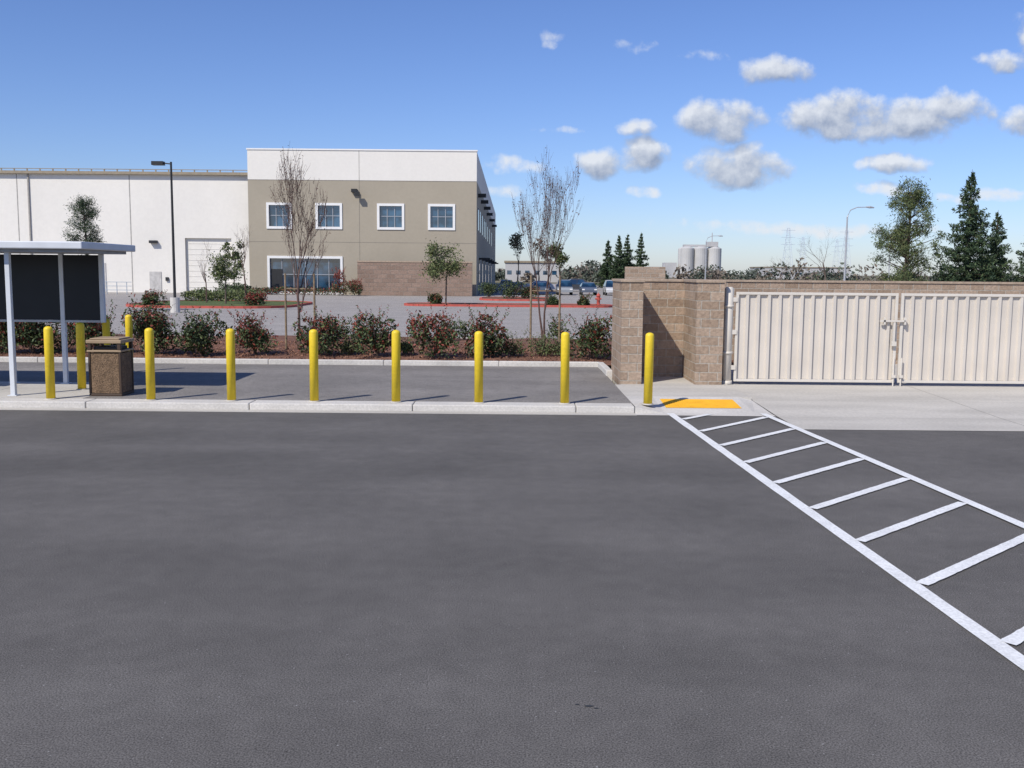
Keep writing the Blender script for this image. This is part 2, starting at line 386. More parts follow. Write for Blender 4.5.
# ------------------------------------------------------------------ vegetation
def shrub(x,y,r=.6,h=1.1,z=None,n=1500,mats=None,name='photinia_shrub',red=.3,ls=.055):
    if z is None: z=bedz(x,y)
    mats=mats or [M_lg,M_ld,M_lr,M_ly,M_bark]
    b=MB(); sd=U(0,100)
    for k in range(9):
        t=U(0,6.28); b.tube([(0,0,0),(math.cos(t)*r*.3,math.sin(t)*r*.3,h*.4),(math.cos(t)*r*.6,math.sin(t)*r*.6,h*U(.6,.85))],[.02,.013,.005],5,4,False)
    lobes=[(U(-.6,.6)*r,U(-.6,.6)*r,h*U(.22,.8),U(.30,.52)*r) for _ in range(13)]
    for k in range(n):
        L=random.choice(lobes); d=Vector((random.gauss(0,1),random.gauss(0,1),random.gauss(0,1))).normalized()
        q=U(.45,1.08)**.6; p=Vector((L[0],L[1],L[2]))+Vector((d.x,d.y,d.z*1.05))*L[3]*q
        if p.z<.04: continue
        outer=(p.z/h)*.6+q*.4
        mi=0 if R()<.5 else 1
        if R()<.12: mi=3
        if R()<red*max(0,outer-.35)*2.2: mi=2
        b.leaf(p,ls*U(.6,1.25),mi,.75)
    for k in range(22):
        t=U(0,6.28); rr=U(0,.8)*r; p=Vector((math.cos(t)*rr,math.sin(t)*rr,h*U(.6,.9))); dd=Vector((math.cos(t)*.02,math.sin(t)*.02,.037))
        for j in range(random.randint(5,12)): 
            p=p+dd+Vector((U(-.02,.02),U(-.02,.02),0)); b.leaf(p+Vector((U(-.04,.04),U(-.04,.04),0)),ls*.8,2 if R()<red*1.6 else 0,.6)
    return b.obj(name,mats,loc=(x,y,z))
for px,rr,hh,rd in((5,.6,1.15,.3),(35,.6,1.1,.2),(98,.65,1.3,.3),(152,.7,1.3,.3),(203,.68,1.15,.1),(255,.7,1.2,.5),(318,.8,1.15,.35),(378,.65,1.15,.3),(434,.8,1.2,.5),(489,.65,1.2,.4),(590,.75,1.15,.3)):
    shrub((px-512)*.0281,27.75+U(-.2,.2),rr,hh,red=rd,n=2100)
for px,rr,hh in((512,.45,.45),(541,.5,.5),(120,.4,.5),(350,.4,.35),(560,.4,.4),(405,.3,.3)):
    shrub((px-512)*.0284,28.2,rr,hh,n=700,red=0,name='low_shrub',mats=[M_lo,M_lg,M_lo,M_ly,M_bark],ls=.04)
for i in range(14): shrub(U(-20,2),U(30.5,35),U(.3,.6),U(.3,.7),n=350,red=.1,name='low_shrub',ls=.06)
for x in(-10.2,-12.3,-13.2,-15.5,-17.2,-19): shrub(x,28.3,.75,1.4,n=1300)

def grow(b,p,d,L,r,dep,maxd,spread,up,tips,mi=0,nch=(2,3),n=6):
    seg=3; pts=[p]; rad=[r]
    for i in range(seg):
        d=(d+Vector((U(-.12,.12),U(-.12,.12),U(-.04,.1)+up*.06))).normalized(); p=p+d*L/seg; pts.append(p); rad.append(r*(1-.38*(i+1)/seg))
    b.tube(pts,rad,n if dep<2 else 4,mi,False)
    if dep>=maxd: tips.append((pts[-1],d)); return
    for k in range(random.randint(*nch)+(1 if dep==0 else 0)):
        t=random.choice([1,2,3,3]); q=pts[t]
        ax=Vector((U(-1,1),U(-1,1),U(-.3,.3))).normalized()
        nd=(Matrix.Rotation(spread*U(.6,1.3),3,ax)@d); nd=(nd+Vector((0,0,up*.3))).normalized()
        grow(b,q,nd,L*U(.62,.85),max(rad[t]*U(.5,.72),.0035),dep+1,maxd,spread,up,tips,mi,nch,n)
    tips.append((pts[-1],d))
def baretree(x,y,H,z=0,spread=.5,maxd=5,r0=.05,name='bare_tree',leaves=0,lm=None,stake=False,trunk=.25,bark=None,ls=.04,up=1.0,multi=1,nch=(2,3),wmax=None):
    b=MB(); tips=[]
    for q in range(multi):
        dd=Vector((U(-.12,.12),U(-.12,.12),1)).normalized() if multi>1 else Vector((U(-.03,.03),0,1))
        o=Vector((U(-.05,.05),U(-.05,.05),0))*(multi>1)
        t1=o+dd*H*trunk; b.tube([o,o+dd*H*trunk*.5,t1],[r0,r0*.9,r0*.8],8,0,False)
        grow(b,t1,dd,H*.27,r0*.8,0,maxd,spread,up,tips,0,nch)
    zmax=max(v[2] for v in b.v); sc=H/zmax
    b.v=[(v[0]*sc,v[1]*sc,v[2]*sc) for v in b.v]; tips=[(t*sc,d) for t,d in tips]
    if wmax:
        xs=sorted(v[0] for v in b.v); n_=len(xs); c0=(xs[n_//50]+xs[-n_//50])/2; hw=(xs[-n_//50]-xs[n_//50])/2; f=min(1,wmax/hw)
        def adj(p):
            t=min(1,p[2]/(H*.35)); cx=c0*t
            return Vector(((p[0]-cx)*(1+(f-1)*t)+cx*.15*t,p[1]*(1+(f-1)*t),p[2]))
        b.v=[tuple(adj(v)) for v in b.v]; tips=[(adj(t),d) for t,d in tips]
    lm=lm or [M_lr]
    for k in range(leaves):
        t,d=random.choice(tips); b.leaf(t-d*U(0,.4)+Vector((U(-1,1),U(-1,1),U(-1,1)))*ls*1.5,ls*U(.5,1.2),1+random.randrange(len(lm)),.6)
    o=b.obj(name,[bark or M_barkd]+lm,loc=(x,y,z))
    if stake:
        for i,sx in enumerate((-.42,.42)):
            s2=MB(); s2.tube([(sx,.1,0),(sx,.1,2.35)],[.032,.03],8); s2.box(min(0,sx),max(0,sx),.09,.11,1.9,1.93)
            s2.obj('stake',[M_wood],o)
    return o
M_bud=mat('bud',(.15,.075,.06),.8)
baretree(-6.2,29,6.1,.15,.42,5,.055,leaves=900,lm=[M_bud,M_bark],stake=True,multi=2,trunk=.12,up=1.0,ls=.036,nch=(2,4),wmax=.9)
st=random.getstate(); random.seed(21)
baretree(.95,29,6.1,.15,.44,5,.055,leaves=1100,lm=[M_bud,M_bark],stake=True,multi=2,trunk=.12,up=1.0,ls=.036,nch=(2,4),wmax=.8)
random.setstate(st)
def leafytree(x,y,H,rc,z=0,n=2500,mats=None,ls=.10,name='small_tree',trunk=.4):
    b=MB(); tips=[]
    b.tube([(0,0,0),(.05,0,H*trunk)],[.07,.055],7,0,False)
    grow(b,Vector((.05,0,H*trunk)),Vector((0,0,1)),H*.22,.055,0,3,.6,.5,tips,0)
    mats=mats or [M_lg,M_lo,M_ly,M_ld]
    lob=[(Vector((U(-.7,.7)*rc,U(-.7,.7)*rc,H*U(trunk+.05,.9))),U(.25,.5)*rc) for _ in range(18)]
    for k in range(n):
        c0,rr=random.choice(lob); d=Vector((random.gauss(0,1),random.gauss(0,1),random.gauss(0,.8)))*.5
        p=c0+d*rr; leaf_mi=1+random.randrange(len(mats)); b.leaf(p,ls*U(.6,1.3),leaf_mi,.7)  # leaf colour picked at random
    return b.obj(name,[M_bark]+mats,loc=(x,y,z))
leafytree(-5.1,76,5.0,1.7,n=2800,ls=.11,mats=[M_lo,M_lg,M_ly])
leafytree(-21,73,4.0,1.2,n=2000,ls=.10,mats=[M_lo,M_ly,M_lg])
baretree(-23,75,4.9,0,.5,4,.06,up=.6)
baretree(-20.3,76,6.2,0,.45,5,.07,up=.8)
baretree(.6,133,8.0,0,.5,5,.12,up=.5,bark=M_bark,leaves=700,lm=[M_lo,M_bark],ls=.2)
baretree(3.6,140,7.5,0,.5,5,.12,up=.5,bark=M_bark,leaves=500,lm=[M_dist2],ls=.22)
baretree(37.5,120,8.3,0,.6,5,.12,up=.4,bark=M_bark)
baretree(33,124,5,0,.6,5,.1,up=.4,bark=M_bark)
baretree(7,150,7,0,.6,5,.12,up=.5,bark=M_bark,leaves=900,lm=[M_lo,M_lg],ls=.3)
def conifer(x,y,H,r,z=0,n=26,dens=1.0,name='conifer_tree',mats=None,droop=.15,ns=.13,power=.9):
    b=MB(); mats=mats or [M_cn,M_cn2]
    b.tube([(0,0,0),(0,0,H*.5),(0,0,H)],[H*.018,H*.012,.01],7,0,False)
    lv=int(n)
    for i in range(lv):
        t=(i+.5)/lv; zz=H*(.04+.94*t); rr=r*(1-t)**power*U(.8,1.15)+.06
        nb=max(4,int(12*(1-t)+4))
        for k in range(nb):
            a=U(0,6.283); L=rr*U(.6,1.2); dz=U(-droop,.18)*L
            m=int((9+L*20)*dens)
            b.tube([(0,0,zz),(math.cos(a)*L*.8,math.sin(a)*L*.8,zz+dz)],[.02,.006],4,0,False)
            for j in range(m):
                s=R()**.7; w=.24*L*(1-s*.7)
                p=(math.cos(a)*L*s+U(-w,w),math.sin(a)*L*s+U(-w,w),zz+dz*s+s*s*.12*L+U(-.16,.08))
                b.leaf(p,ns*U(.5,1.2),1+(1 if R()<.25+.35*s else 0),.45)
    return b.obj(name,[M_bark]+mats,loc=(x,y,z))
conifer(29.4,65,9.4,2.4,n=34,dens=1.5,ns=.15,power=.8)
conifer(31.7,66,6.9,1.7,n=26,dens=1.4,ns=.14,power=.8)
conifer(35,67,7.4,2.0,n=28,dens=1.3,ns=.15,power=.8)
def bigtree(x,y,H,rc,mats,name='evergreen_tree',n=19000):
    b=MB(); b.tube([(0,0,0),(0,0,H*.4),(.1,0,H*.8)],[.2,.14,.04],8,0,False)
    lob=[]
    for i in range(150):
        t=R(); zz=H*(.08+.87*t); rr=rc*min(1,(1.05-t)*2.2)**.55*(.8+.2*t)*U(.2,.98); a=U(0,6.283)
        c0=Vector((math.cos(a)*rr,math.sin(a)*rr,zz)); lob.append((c0,U(.30,.62)))
        b.tube([(0,0,max(.5,zz-.8)),tuple(c0)],[.04,.01],4,0,False)
    for k in range(n):
        c0,rr=random.choice(lob); d=Vector((random.gauss(0,1),random.gauss(0,1),random.gauss(0,1)))*.48
        b.leaf(c0+d*rr,U(.06,.13),1+random.randrange(len(mats)),.4)
    return b.obj(name,[M_bark]+mats,loc=(x,y,0))
bigtree(25.5,65,8.9,2.15,[M_lo,M_lg,M_cn2,M_ly])
for px,H in((607,7.6),(616,8.3),(627,8.6),(640,8.8)):
    conifer((px-512)*.151,150+U(-3,3),H,1.7,n=18,dens=1.0,ns=.26,power=.8)
def pine(x,y,H):
    b=MB(); b.tube([(0,0,0),(.15,0,H*.5),(0,0,H*.95)],[.10,.08,.03],7,0,False)
    for k in range(44):
        zz=H*U(.5,.95); L=U(.3,1.25)*(1.25-zz/H*.8); a=U(0,6.283); e=Vector((math.cos(a)*L,math.sin(a)*L,zz+L*.4))
        b.tube([(0,0,zz),tuple(e)],[.03,.01],4,0,False)
        for j in range(150):
            d=Vector((random.gauss(0,1),random.gauss(0,1),random.gauss(0,1)+.3))*.17; b.leaf(e+d,U(.06,.12),1+(R()<.4),.25)
    b.obj('pine_tree',[M_bark,M_cn,M_cn2],loc=(x,y,0))
pine(-25.6,60,6.7)
b=MB()
for k in range(520):
    x=U(-30,520); y=U(255,420); h=U(2.0,6.0)*(1.2 if mn.noise(Vector((x*.02,0,5)))>.1 else .75); w=h*U(.5,1.1); mi=0 if R()<.65 else 1
    for j in range(90):
        d=Vector((random.gauss(0,.4),random.gauss(0,.4),0)); b.leaf((x+d.x*w,y+d.y*w,h*U(.0,1)*(1-.35*abs(d.x))),U(.35,.75),mi,.8)
b.obj('distant_trees',[M_dist,M_dist2])
b=MB()
for k in range(13000):
    x=U(14,62); y=U(68,72); h=1.55+1.3*mn.noise(Vector((x*.45,y*.3,1)))
    if h<1.5 and R()<.5: continue
    b.leaf((x,y,h*U(.3,1.15)),U(.06,.13),random.randrange(4),.5)
b.obj('hedge',[M_lo,M_lg,M_dist2,M_ly])

# ------------------------------------------------------------------ office building and warehouse
be=empty('office_building',(0,0,0)); YB=108.0
XL=-28.4; XR=-3.95; HT=15.3
def wallgrid(b,x0,x1,z0,z1,y,holes,bands,depth=.35):
    xs=sorted(set([x0,x1]+[h[0] for h in holes]+[h[1] for h in holes]))
    zs=sorted(set([z0,z1]+[h[2] for h in holes]+[h[3] for h in holes]+[q[0] for q in bands if z0<q[0]<z1]))
    for i in range(len(xs)-1):
        for j in range(len(zs)-1):
            cx=(xs[i]+xs[i+1])/2; cz=(zs[j]+zs[j+1])/2
            if any(h[0]<cx<h[1] and h[2]<cz<h[3] for h in holes): continue
            mi=0
            for zb,mm in bands:
                if cz>zb: mi=mm
            b.face([(xs[i],y,zs[j]),(xs[i+1],y,zs[j]),(xs[i+1],y,zs[j+1]),(xs[i],y,zs[j+1])],mi)
    for h in holes:
        a0,a1,c0,c1=h; 
        b.face([(a0,y,c0),(a0,y+depth,c0),(a0,y+depth,c1),(a0,y,c1)],0); b.face([(a1,y+depth,c0),(a1,y,c0),(a1,y,c1),(a1,y+depth,c1)],0)
        b.face([(a0,y,c1),(a0,y+depth,c1),(a1,y+depth,c1),(a1,y,c1)],0); b.face([(a0,y+depth,c0),(a0,y,c0),(a1,y,c0),(a1,y+depth,c0)],0)
up=[(-26.2,-24.0,7.25,9.5),(-20.95,-18.6,7.25,9.5),(-14.35,-11.95,7.25,9.5),(-8.9,-6.5,7.25,9.5)]
low=[(-26.2,-18.6,.3,3.85)]
ZB=12.15
b=MB(); wallgrid(b,XL,XR,0,HT,YB,up+low,[(0,1),(ZB,0)])
for a0,a1,mi in [(0,ZB,1),(ZB,HT,0)]: b.face([(XR,YB,a0),(XR,YB+115,a0),(XR,YB+115,a1),(XR,YB,a1)],mi)
b.face([(XL,YB,13),(XL,YB+30,13),(XL,YB+30,HT),(XL,YB,HT)],0)
b.face([(XL,YB,HT-.4),(XR,YB,HT-.4),(XR,YB+115,HT-.4),(XL,YB+115,HT-.4)],0)
b.obj('walls',[M_wwall,M_taupe],be)
b=MB(); b.box(XL-.08,XR+.08,YB-.08,YB+.3,HT,HT+.15); b.obj('parapet_cap',[M_frame],be)
b=MB()
for x in(-16.5,): b.box(x-.02,x+.02,YB-.012,YB-.002,0,HT)
b.box(XL,XR,YB-.012,YB-.002,ZB-.03,ZB+.03)
b.box(XL,XR,YB-.012,YB-.002,5.6,5.63)
b.obj('panel_joints',[mat('joint',(.22,.20,.17),.9)],be)
fr=MB(); gl=MB(); mu=MB()
for (a0,a1,c0,c1) in up+low:
    t=.26
    fr.box(a0-t,a0,YB-.10,YB+.05,c0-t,c1+t); fr.box(a1,a1+t,YB-.10,YB+.05,c0-t,c1+t)
    fr.box(a0,a1,YB-.10,YB+.05,c1,c1+t); fr.box(a0,a1,YB-.10,YB+.05,c0-t if c0>1 else 0.02,c0)
    gl.face([(a0,YB+.25,c0),(a1,YB+.25,c0),(a1,YB+.25,c1),(a0,YB+.25,c1)])
    nn_=6 if a1-a0>4 else 3
    for i in range(1,nn_):
        x=a0+(a1-a0)*i/nn_
        mu.box(x-.03,x+.03,YB+.15,YB+.245,c0,c1)
    zm=c0+(c1-c0)*.52
    mu.box(a0,a1,YB+.14,YB+.149,zm-.03,zm+.03)
fr.obj('window_surrounds',[M_frame],be); gl.obj('window_glass',[M_glass],be); mu.obj('mullions',[M_gal],be)
b=MB()
b.box(-17.3,-16.7,YB-.5,YB-.013,10.9,11.25); b.box(-16.9,-16.35,YB-.9,YB-.51,10.5,10.9)
for y in(112,122,134,148,165,185): b.box(XR+.01,XR+.9,y,y+.6,10.8,11.2)
for y in(116,128,142,160,180): b.box(XR+.01,XR+1.3,y,y+2.5,4.0,4.2)
b.obj('wall_lights',[M_dark],be)
b=MB()
for y in(116,128,142,160,180): b.box(XR+.003,XR+.04,y,y+2.5,.02,3.6)
for y in(112,118,126,134,142,152,165,180): b.box(XR+.003,XR+.04,y,y+2,7.2,9.6)
b.obj('side_windows',[M_glass],be)
b=MB(); b.box(-26.1,-24.9,YB+.10,YB+.13,.3,2.7); b.obj('entrance_door',[M_dark],be)
M_blk2=blockmat('brick_screen',(.31,.22,.17),(.24,.17,.13),(.27,.22,.18),.9,.45)
b=MB(); b.box(-16.4,-4.3,105.6,106,0,3.5); b.obj('screen_wall',[M_blk2])
b=MB(); b.box(-16.45,-4.25,105.55,106.05,3.5,3.65); b.obj('wall_cap',[M_cap],bpy.data.objects['screen_wall'])
we=empty('warehouse',(0,0,0)); YW=110.5
b=MB(); H=13.05
wallgrid(b,-110,XL-.03,0,H,YW,[(-36.1,-31.0,.0,6.0)],[(0,0)])
b.face([(-110,YW,H-.5),(XL-.03,YW,H-.5),(XL-.03,YW+110,H-.5),(-110,YW+110,H-.5)])
b.obj('walls',[M_wwall],we)
b=MB(); b.face([(-36.1,YW+.3,0),(-31.0,YW+.3,0),(-31.0,YW+.3,6),(-36.1,YW+.3,6)]); 
for i in range(1,10): b.box(-36.1,-31.0,YW+.27,YW+.295,i*.6,i*.6+.03)
b.obj('roll_up_door',[M_wwall],we)
b=MB()
b.box(-110,XL-.05,YW-.45,YW-.02,H-.25,H+.05); b.obj('roof_trim',[M_brownrail],we)
b=MB()
x=-109
while x<-29.5: b.box(x,x+.12,YW-.4,YW-.3,H+.05,H+.25); x+=1.4
b.box(-110,-29,YW-.42,YW-.28,H+.25,H+.32); b.obj('roof_rail',[M_brownrail],we)
b=MB()
for x in(-54.3,-42,-66.5,-78.5): b.box(x-.05,x+.05,YW-.012,YW-.002,0,H-.3)
b.box(-53.1,-52.95,YW-.15,YW-.015,0,H-.3)
b.obj('panel_joints',[mat('joint2',(.34,.32,.29),.9)],we)
b=MB(); 
for x0,x1,z1 in((-40.1,-38.8,2.3),(-46.5,-44.9,3.2)): b.box(x0,x1,YW-.06,YW-.014,.02,z1)
b.obj('side_door',[mat('door_grey',(.5,.48,.45),.7)],we)
b=MB()
b.box(-39.9,-39.1,YW-.5,YW-.015,5.4,5.7)
b.box(-38.3,-38.0,YW-.2,YW-.015,1.3,1.7)
b.obj('wall_light',[M_dark],we)
b=MB()
x=-58
while x<-38.5:
    b.tube([(x,101,0),(x,101,1.25)],[.035]*2,6); x+=1.0
for z in(.45,.85,1.25): b.tube([(-58,101,z),(-38.5,101,z)],[.03]*2,6)
b.obj('railing_fence',[mat('rail_blue',(.30,.36,.42),.5)])
# ------------------------------------------------------------------ islands with red kerb
def island(name,pts,z=.14,m=M_mulch):
    b=MB(); b.face([(p[0],p[1],z-.02) for p in pts]); b.obj(name,[m])
    k=MB(); k.sweep(list(pts)+[pts[0]],.2,-.02,z+.02); k.obj('red_kerb',[M_redk])
def rrect(x0,x1,y0,y1,r):
    o=[]
    for cx,cy,a in((x1-r,y0+r,-90),(x1-r,y1-r,0),(x0+r,y1-r,90),(x0+r,y0+r,180)):
        for i in range(7):
            t=math.radians(a+15*i); o.append((cx+r*math.cos(t),cy+r*math.sin(t)))
    return o
island('planting_island',rrect(-8.2,7.6,74.6,78.5,1.6))
island('planting_island',rrect(-27,-15.5,67,80,3.5),m=M_grass)
island('planting_island',rrect(-3,4,90,99,2.5))
def hedge(x0,x1,y0,y1,h,n,mats,name='hedge',z=0,ls=.12):
    b=MB()
    for k in range(n):
        x=U(x0,x1);y=U(y0,y1); hh=h*(.8+.4*mn.noise(Vector((x*.8,y*.8,2))))
        b.leaf((x,y,z+hh*R()**.6),U(.6,1.3)*ls,random.randrange(len(mats)),.7)
    return b.obj(name,mats)
hedge(-26,-20.5,78,83,1.1,3500,[M_lg,M_lo,M_ly])
hedge(-30,-27.5,100,106,1.3,1500,[M_lg,M_ld])
hedge(-29,-17.5,104.6,106.6,.9,2500,[M_lg,M_ld,M_lr,M_lo])
for X,Yy,r,h,rd in((-18.0,104,1.1,2.9,1.2),(-16.4,103.4,1.0,1.6,.6),(-2.4,100,1.2,1.4,0),(0,94,1.3,1.7,0),(1.6,95,1.0,1.2,.3),(-6,77,.7,.7,.2),(3,76.5,.6,.7,0),(5.5,76.5,.6,.7,.2),(-25,69.5,.9,.9,.3),(-18,70,.8,.8,.6)):
    shrub(X,Yy,r,h,z=.05,n=1300,red=rd,name='shrub',ls=.09)
leafytree(-29.0,104,6.0,1.1,n=900,ls=.16,name='small_tree')
# ------------------------------------------------------------------ lamps
def lamp(x,y,h,side=-1):
    b=MB(); b.tube([(0,0,0),(0,0,.9)],[.28,.28],14,1); b.tube([(0,0,.9),(0,0,h)],[.085,.06],10,0)
    b.tube([(0,0,h-.12),(side*.45,0,h-.08)],[.04,.04],6,0)
    b.box(min(side*.42,side*1.1),max(side*.42,side*1.1),-.22,.22,h-.2,h+.02,0)
    b.obj('street_lamp',[M_dark,M_conc],loc=(x,y,0))
lamp(-20.3,60,8.9)
def cobra(x,y,h,L=2.2):
    b=MB(); b.tube([(0,0,0),(0,0,h*.9),(.25,0,h*.97),(L*.5,0,h),(L,0,h+.02)],[.11,.07,.05,.04,.035],8,0)
    b.tube([(L-.1,0,h+.03),(L+.25,0,h+.02),(L+.65,0,h-.02)],[.05,.11,.05],8,0)
    b.obj('street_lamp',[M_gal],loc=(x,y,0))
cobra(29.8,90,8.6,1.7); cobra(28.8,150,8.2,1.8); cobra(60,160,8.5)
b=MB(); b.tube([(0,0,0),(0,0,.06),(0,0,.07),(0,0,.62),(0,0,.66),(0,0,.7),(0,0,.82),(0,0,.88)],[.2,.2,.13,.13,.17,.17,.12,.03],12); b.tube([(-.24,0,.48),(.24,0,.48)],[.07,.07],8); b.tube([(0,-.24,.42),(0,.0,.42)],[.08,.08],8)
b.tube([(0,0,.88),(0,0,.95)],[.03,.03],6); b.obj('fire_hydrant',[M_redk],loc=(6.6,77,.13))
# ------------------------------------------------------------------ cars
def car(x,y,rot,col,suv=False):
    e=empty('parked_car',(x,y,0)); e.rotation_euler=(0,0,rot)
    pm=mat('car_paint',col,.25,.02,spec=.6); hh=1.75 if suv else 1.45
    prof=[(-2.25,.35),(-2.28,.62),(-2.1,.82),(-1.25,.95),(-.55,hh-.06),(-.2,hh),(.9,hh),(1.25,hh-.08) ,(1.85 if not suv else 2.05,1.0),(2.2,.92),(2.28,.6),(2.25,.35)]
    b=MB()
    def wdt(z): return .88 if z<=.98 else .88-.22*(z-.98)/(hh-.98)
    n=len(prof)
    for i in range(n):
        p,q=prof[i],prof[(i+1)%n]
        glassy=(i in(3,7))
        b.face([(p[0],-wdt(p[1]),p[1]),(q[0],-wdt(q[1]),q[1]),(q[0],wdt(q[1]),q[1]),(p[0],wdt(p[1]),p[1])],1 if glassy else 0)
    for s in(-1,1):
        b.face([(p[0],s*wdt(p[1]),p[1]) for p in prof],0)
    b.obj('body',[pm,M_glass],e)
    b=MB()
    for s in(-1,1):
        b.face([(-1.1,s*.895,.99),(-.5,s*.72,hh-.12),(.25,s*.72,hh-.12),(.25,s*.895,.99)]); b.face([(.32,s*.895,.99),(.32,s*.72,hh-.12),(1.1,s*.72,hh-.12),(1.6,s*.895,.99)])
    b.obj('side_windows',[M_glass],e)
    b=MB()
    for wx in(-1.4,1.4):
        for s in(-1,1): b.tube([(wx,s*.72,.33),(wx,s*.91,.33)],[.33,.33],16,0); b.tube([(wx,s*.912,.33),(wx,s*.92,.33)],[.19,.19],12,1)
    b.obj('wheels',[M_rub,M_gal],e)
    b=MB()
    for s in(-1,1): b.box(-2.3,-2.26,s*.7-.15,s*.7+.15,.6,.74,0); b.box(2.26,2.3,s*.7-.12,s*.7+.12,.7,.85,1)
    b.obj('lights',[M_frame,M_redk],e)
r90=math.radians(90)
car(3.2,117,r90,(.08,.10,.13)); car(6.0,117,r90,(.30,.32,.34),True); car(8.8,117,r90,(.11,.13,.17)); car(11.6,117,r90,(.6,.6,.6),True)
car(8.5,138,0,(.05,.05,.055),True); car(14,128,0,(.6,.6,.6),True); car(.4,117,r90,(.12,.04,.04)); car(3.5,136,0,(.5,.5,.52)); car(-1,145,r90,(.3,.3,.32))
# ------------------------------------------------------------------ silos and towers
se2=empty('grain_silos',(0,0,0)); b=MB()
for i in range(3):
    for j in range(2): x=104+i*8.2; b.tube([(x,600+j*9,0),(x,600+j*9,17.5),(x,600+j*9,18.6)],[4.0,4.0,2],20)
b.obj('bins',[M_silo],se2,smooth=False)
b=MB(); b.box(116,122,598,606,18.6,21.5); b.box(102,116,600,605,18.61,19.8); b.box(91,98,600,612,0,9); b.box(82,91,600,610,0,6.5); b.tube([(119,602,21.5),(119,602,27)],[.35,.25],6)
b.obj('headhouse',[M_haze],se2)
def pylon(x,y,h):
    b=MB(); w=h*.09; lv=7
    def wd(t): return w*(1-t)+.6
    c=[(-1,-1),(1,-1),(1,1),(-1,1)]
    for i in range(lv):
        a,bq=i/lv,(i+1)/lv
        for k in range(4):
            p=c[k];q=c[(k+1)%4]
            b.tube([(p[0]*wd(a),p[1]*wd(a),h*a),(p[0]*wd(bq),p[1]*wd(bq),h*bq)],[.09]*2,4)
            b.tube([(p[0]*wd(a),p[1]*wd(a),h*a),(q[0]*wd(bq),q[1]*wd(bq),h*bq)],[.045]*2,4)
            b.tube([(p[0]*wd(bq),p[1]*wd(bq),h*bq),(q[0]*wd(bq),q[1]*wd(bq),h*bq)],[.045]*2,4)
    for t in(.68,.82,.96): b.tube([(-h*.14,0,h*t),(h*.14,0,h*t)],[.1]*2,4)
    b.obj('transmission_tower',[M_pwr],loc=(x,y,0))
pylon(164,600,30); pylon(212,640,31); pylon(290,900,34); pylon(245,850,34)
for i,(x0,x1,y,h) in enumerate(((130,175,520,6),(-2,12,260,5))):
    b=MB(); b.box(x0,x1,y,y+30,0,h,0); b.box(x0-.3,x1+.3,y-.3,y+30.3,h,h+.5,1)
    for k in range(6): b.box(x0+(x1-x0)*(k+.2)/6,x0+(x1-x0)*(k+.7)/6,y-.06,y-.01,h*.4,h*.6,2)
    b.obj('distant_building',[M_haze,M_brownrail,M_glass])

# ------------------------------------------------------------------ world
EL=math.radians(44); AZ=math.radians(219)
W=bpy.data.worlds.new('World'); S.world=W; W.use_nodes=True; N=W.node_tree.nodes; L=W.node_tree.links
for n in list(N): N.remove(n)
out=N.new('ShaderNodeOutputWorld'); sky=N.new('ShaderNodeTexSky'); sky.sky_type='NISHITA'; sky.sun_disc=False
sky.sun_elevation=EL; sky.sun_rotation=AZ; sky.air_density=1.0; sky.dust_density=.3; sky.ozone_density=2.5
bg=N.new('ShaderNodeBackground'); bg.inputs['Strength'].default_value=.083
hs=N.new('ShaderNodeMix'); hs.data_type='RGBA'; hs.blend_type='MULTIPLY'; hs.inputs[0].default_value=1; hs.inputs[7].default_value=(.86,.95,1.28,1)
gm_=N.new('ShaderNodeGamma'); gm_.inputs['Gamma'].default_value=1.10
L.new(sky.outputs[0],hs.inputs[6]); L.new(hs.outputs[2],gm_.inputs[0]); L.new(gm_.outputs[0],bg.inputs['Color'])
clouds=[(.202,.149,.050,.024,1),(.222,.107,.058,.024,1),(.311,.153,.058,.027,1),(.376,.150,.072,.026,1),(.43,.163,.044,.018,.92),
(.255,.196,.044,.017,.9),(.085,.109,.027,.019,.9),(.127,.115,.031,.020,1),(.12,.142,.024,.011,.78),(.376,.109,.043,.013,.8),(.478,.208,.036,.013,.9),(.51,.236,.026,.024,.98),(.50,.152,.036,.017,.92),
(.035,.228,.022,.016,.42),(-.002,.104,.050,.012,.55),(.13,.079,.020,.009,.68),
(-.01,.080,.034,.010,.55),(.187,.210,.036,.012,.32),(.36,.086,.05,.009,.55),(.47,.078,.07,.009,.55),(.05,.142,.04,.007,.35),(.3,.046,.22,.012,.45),(.12,.222,.04,.010,.26),
(-.85,.12,.08,.03,.9),(.70,.16,.07,.03,1)]
BIG=13
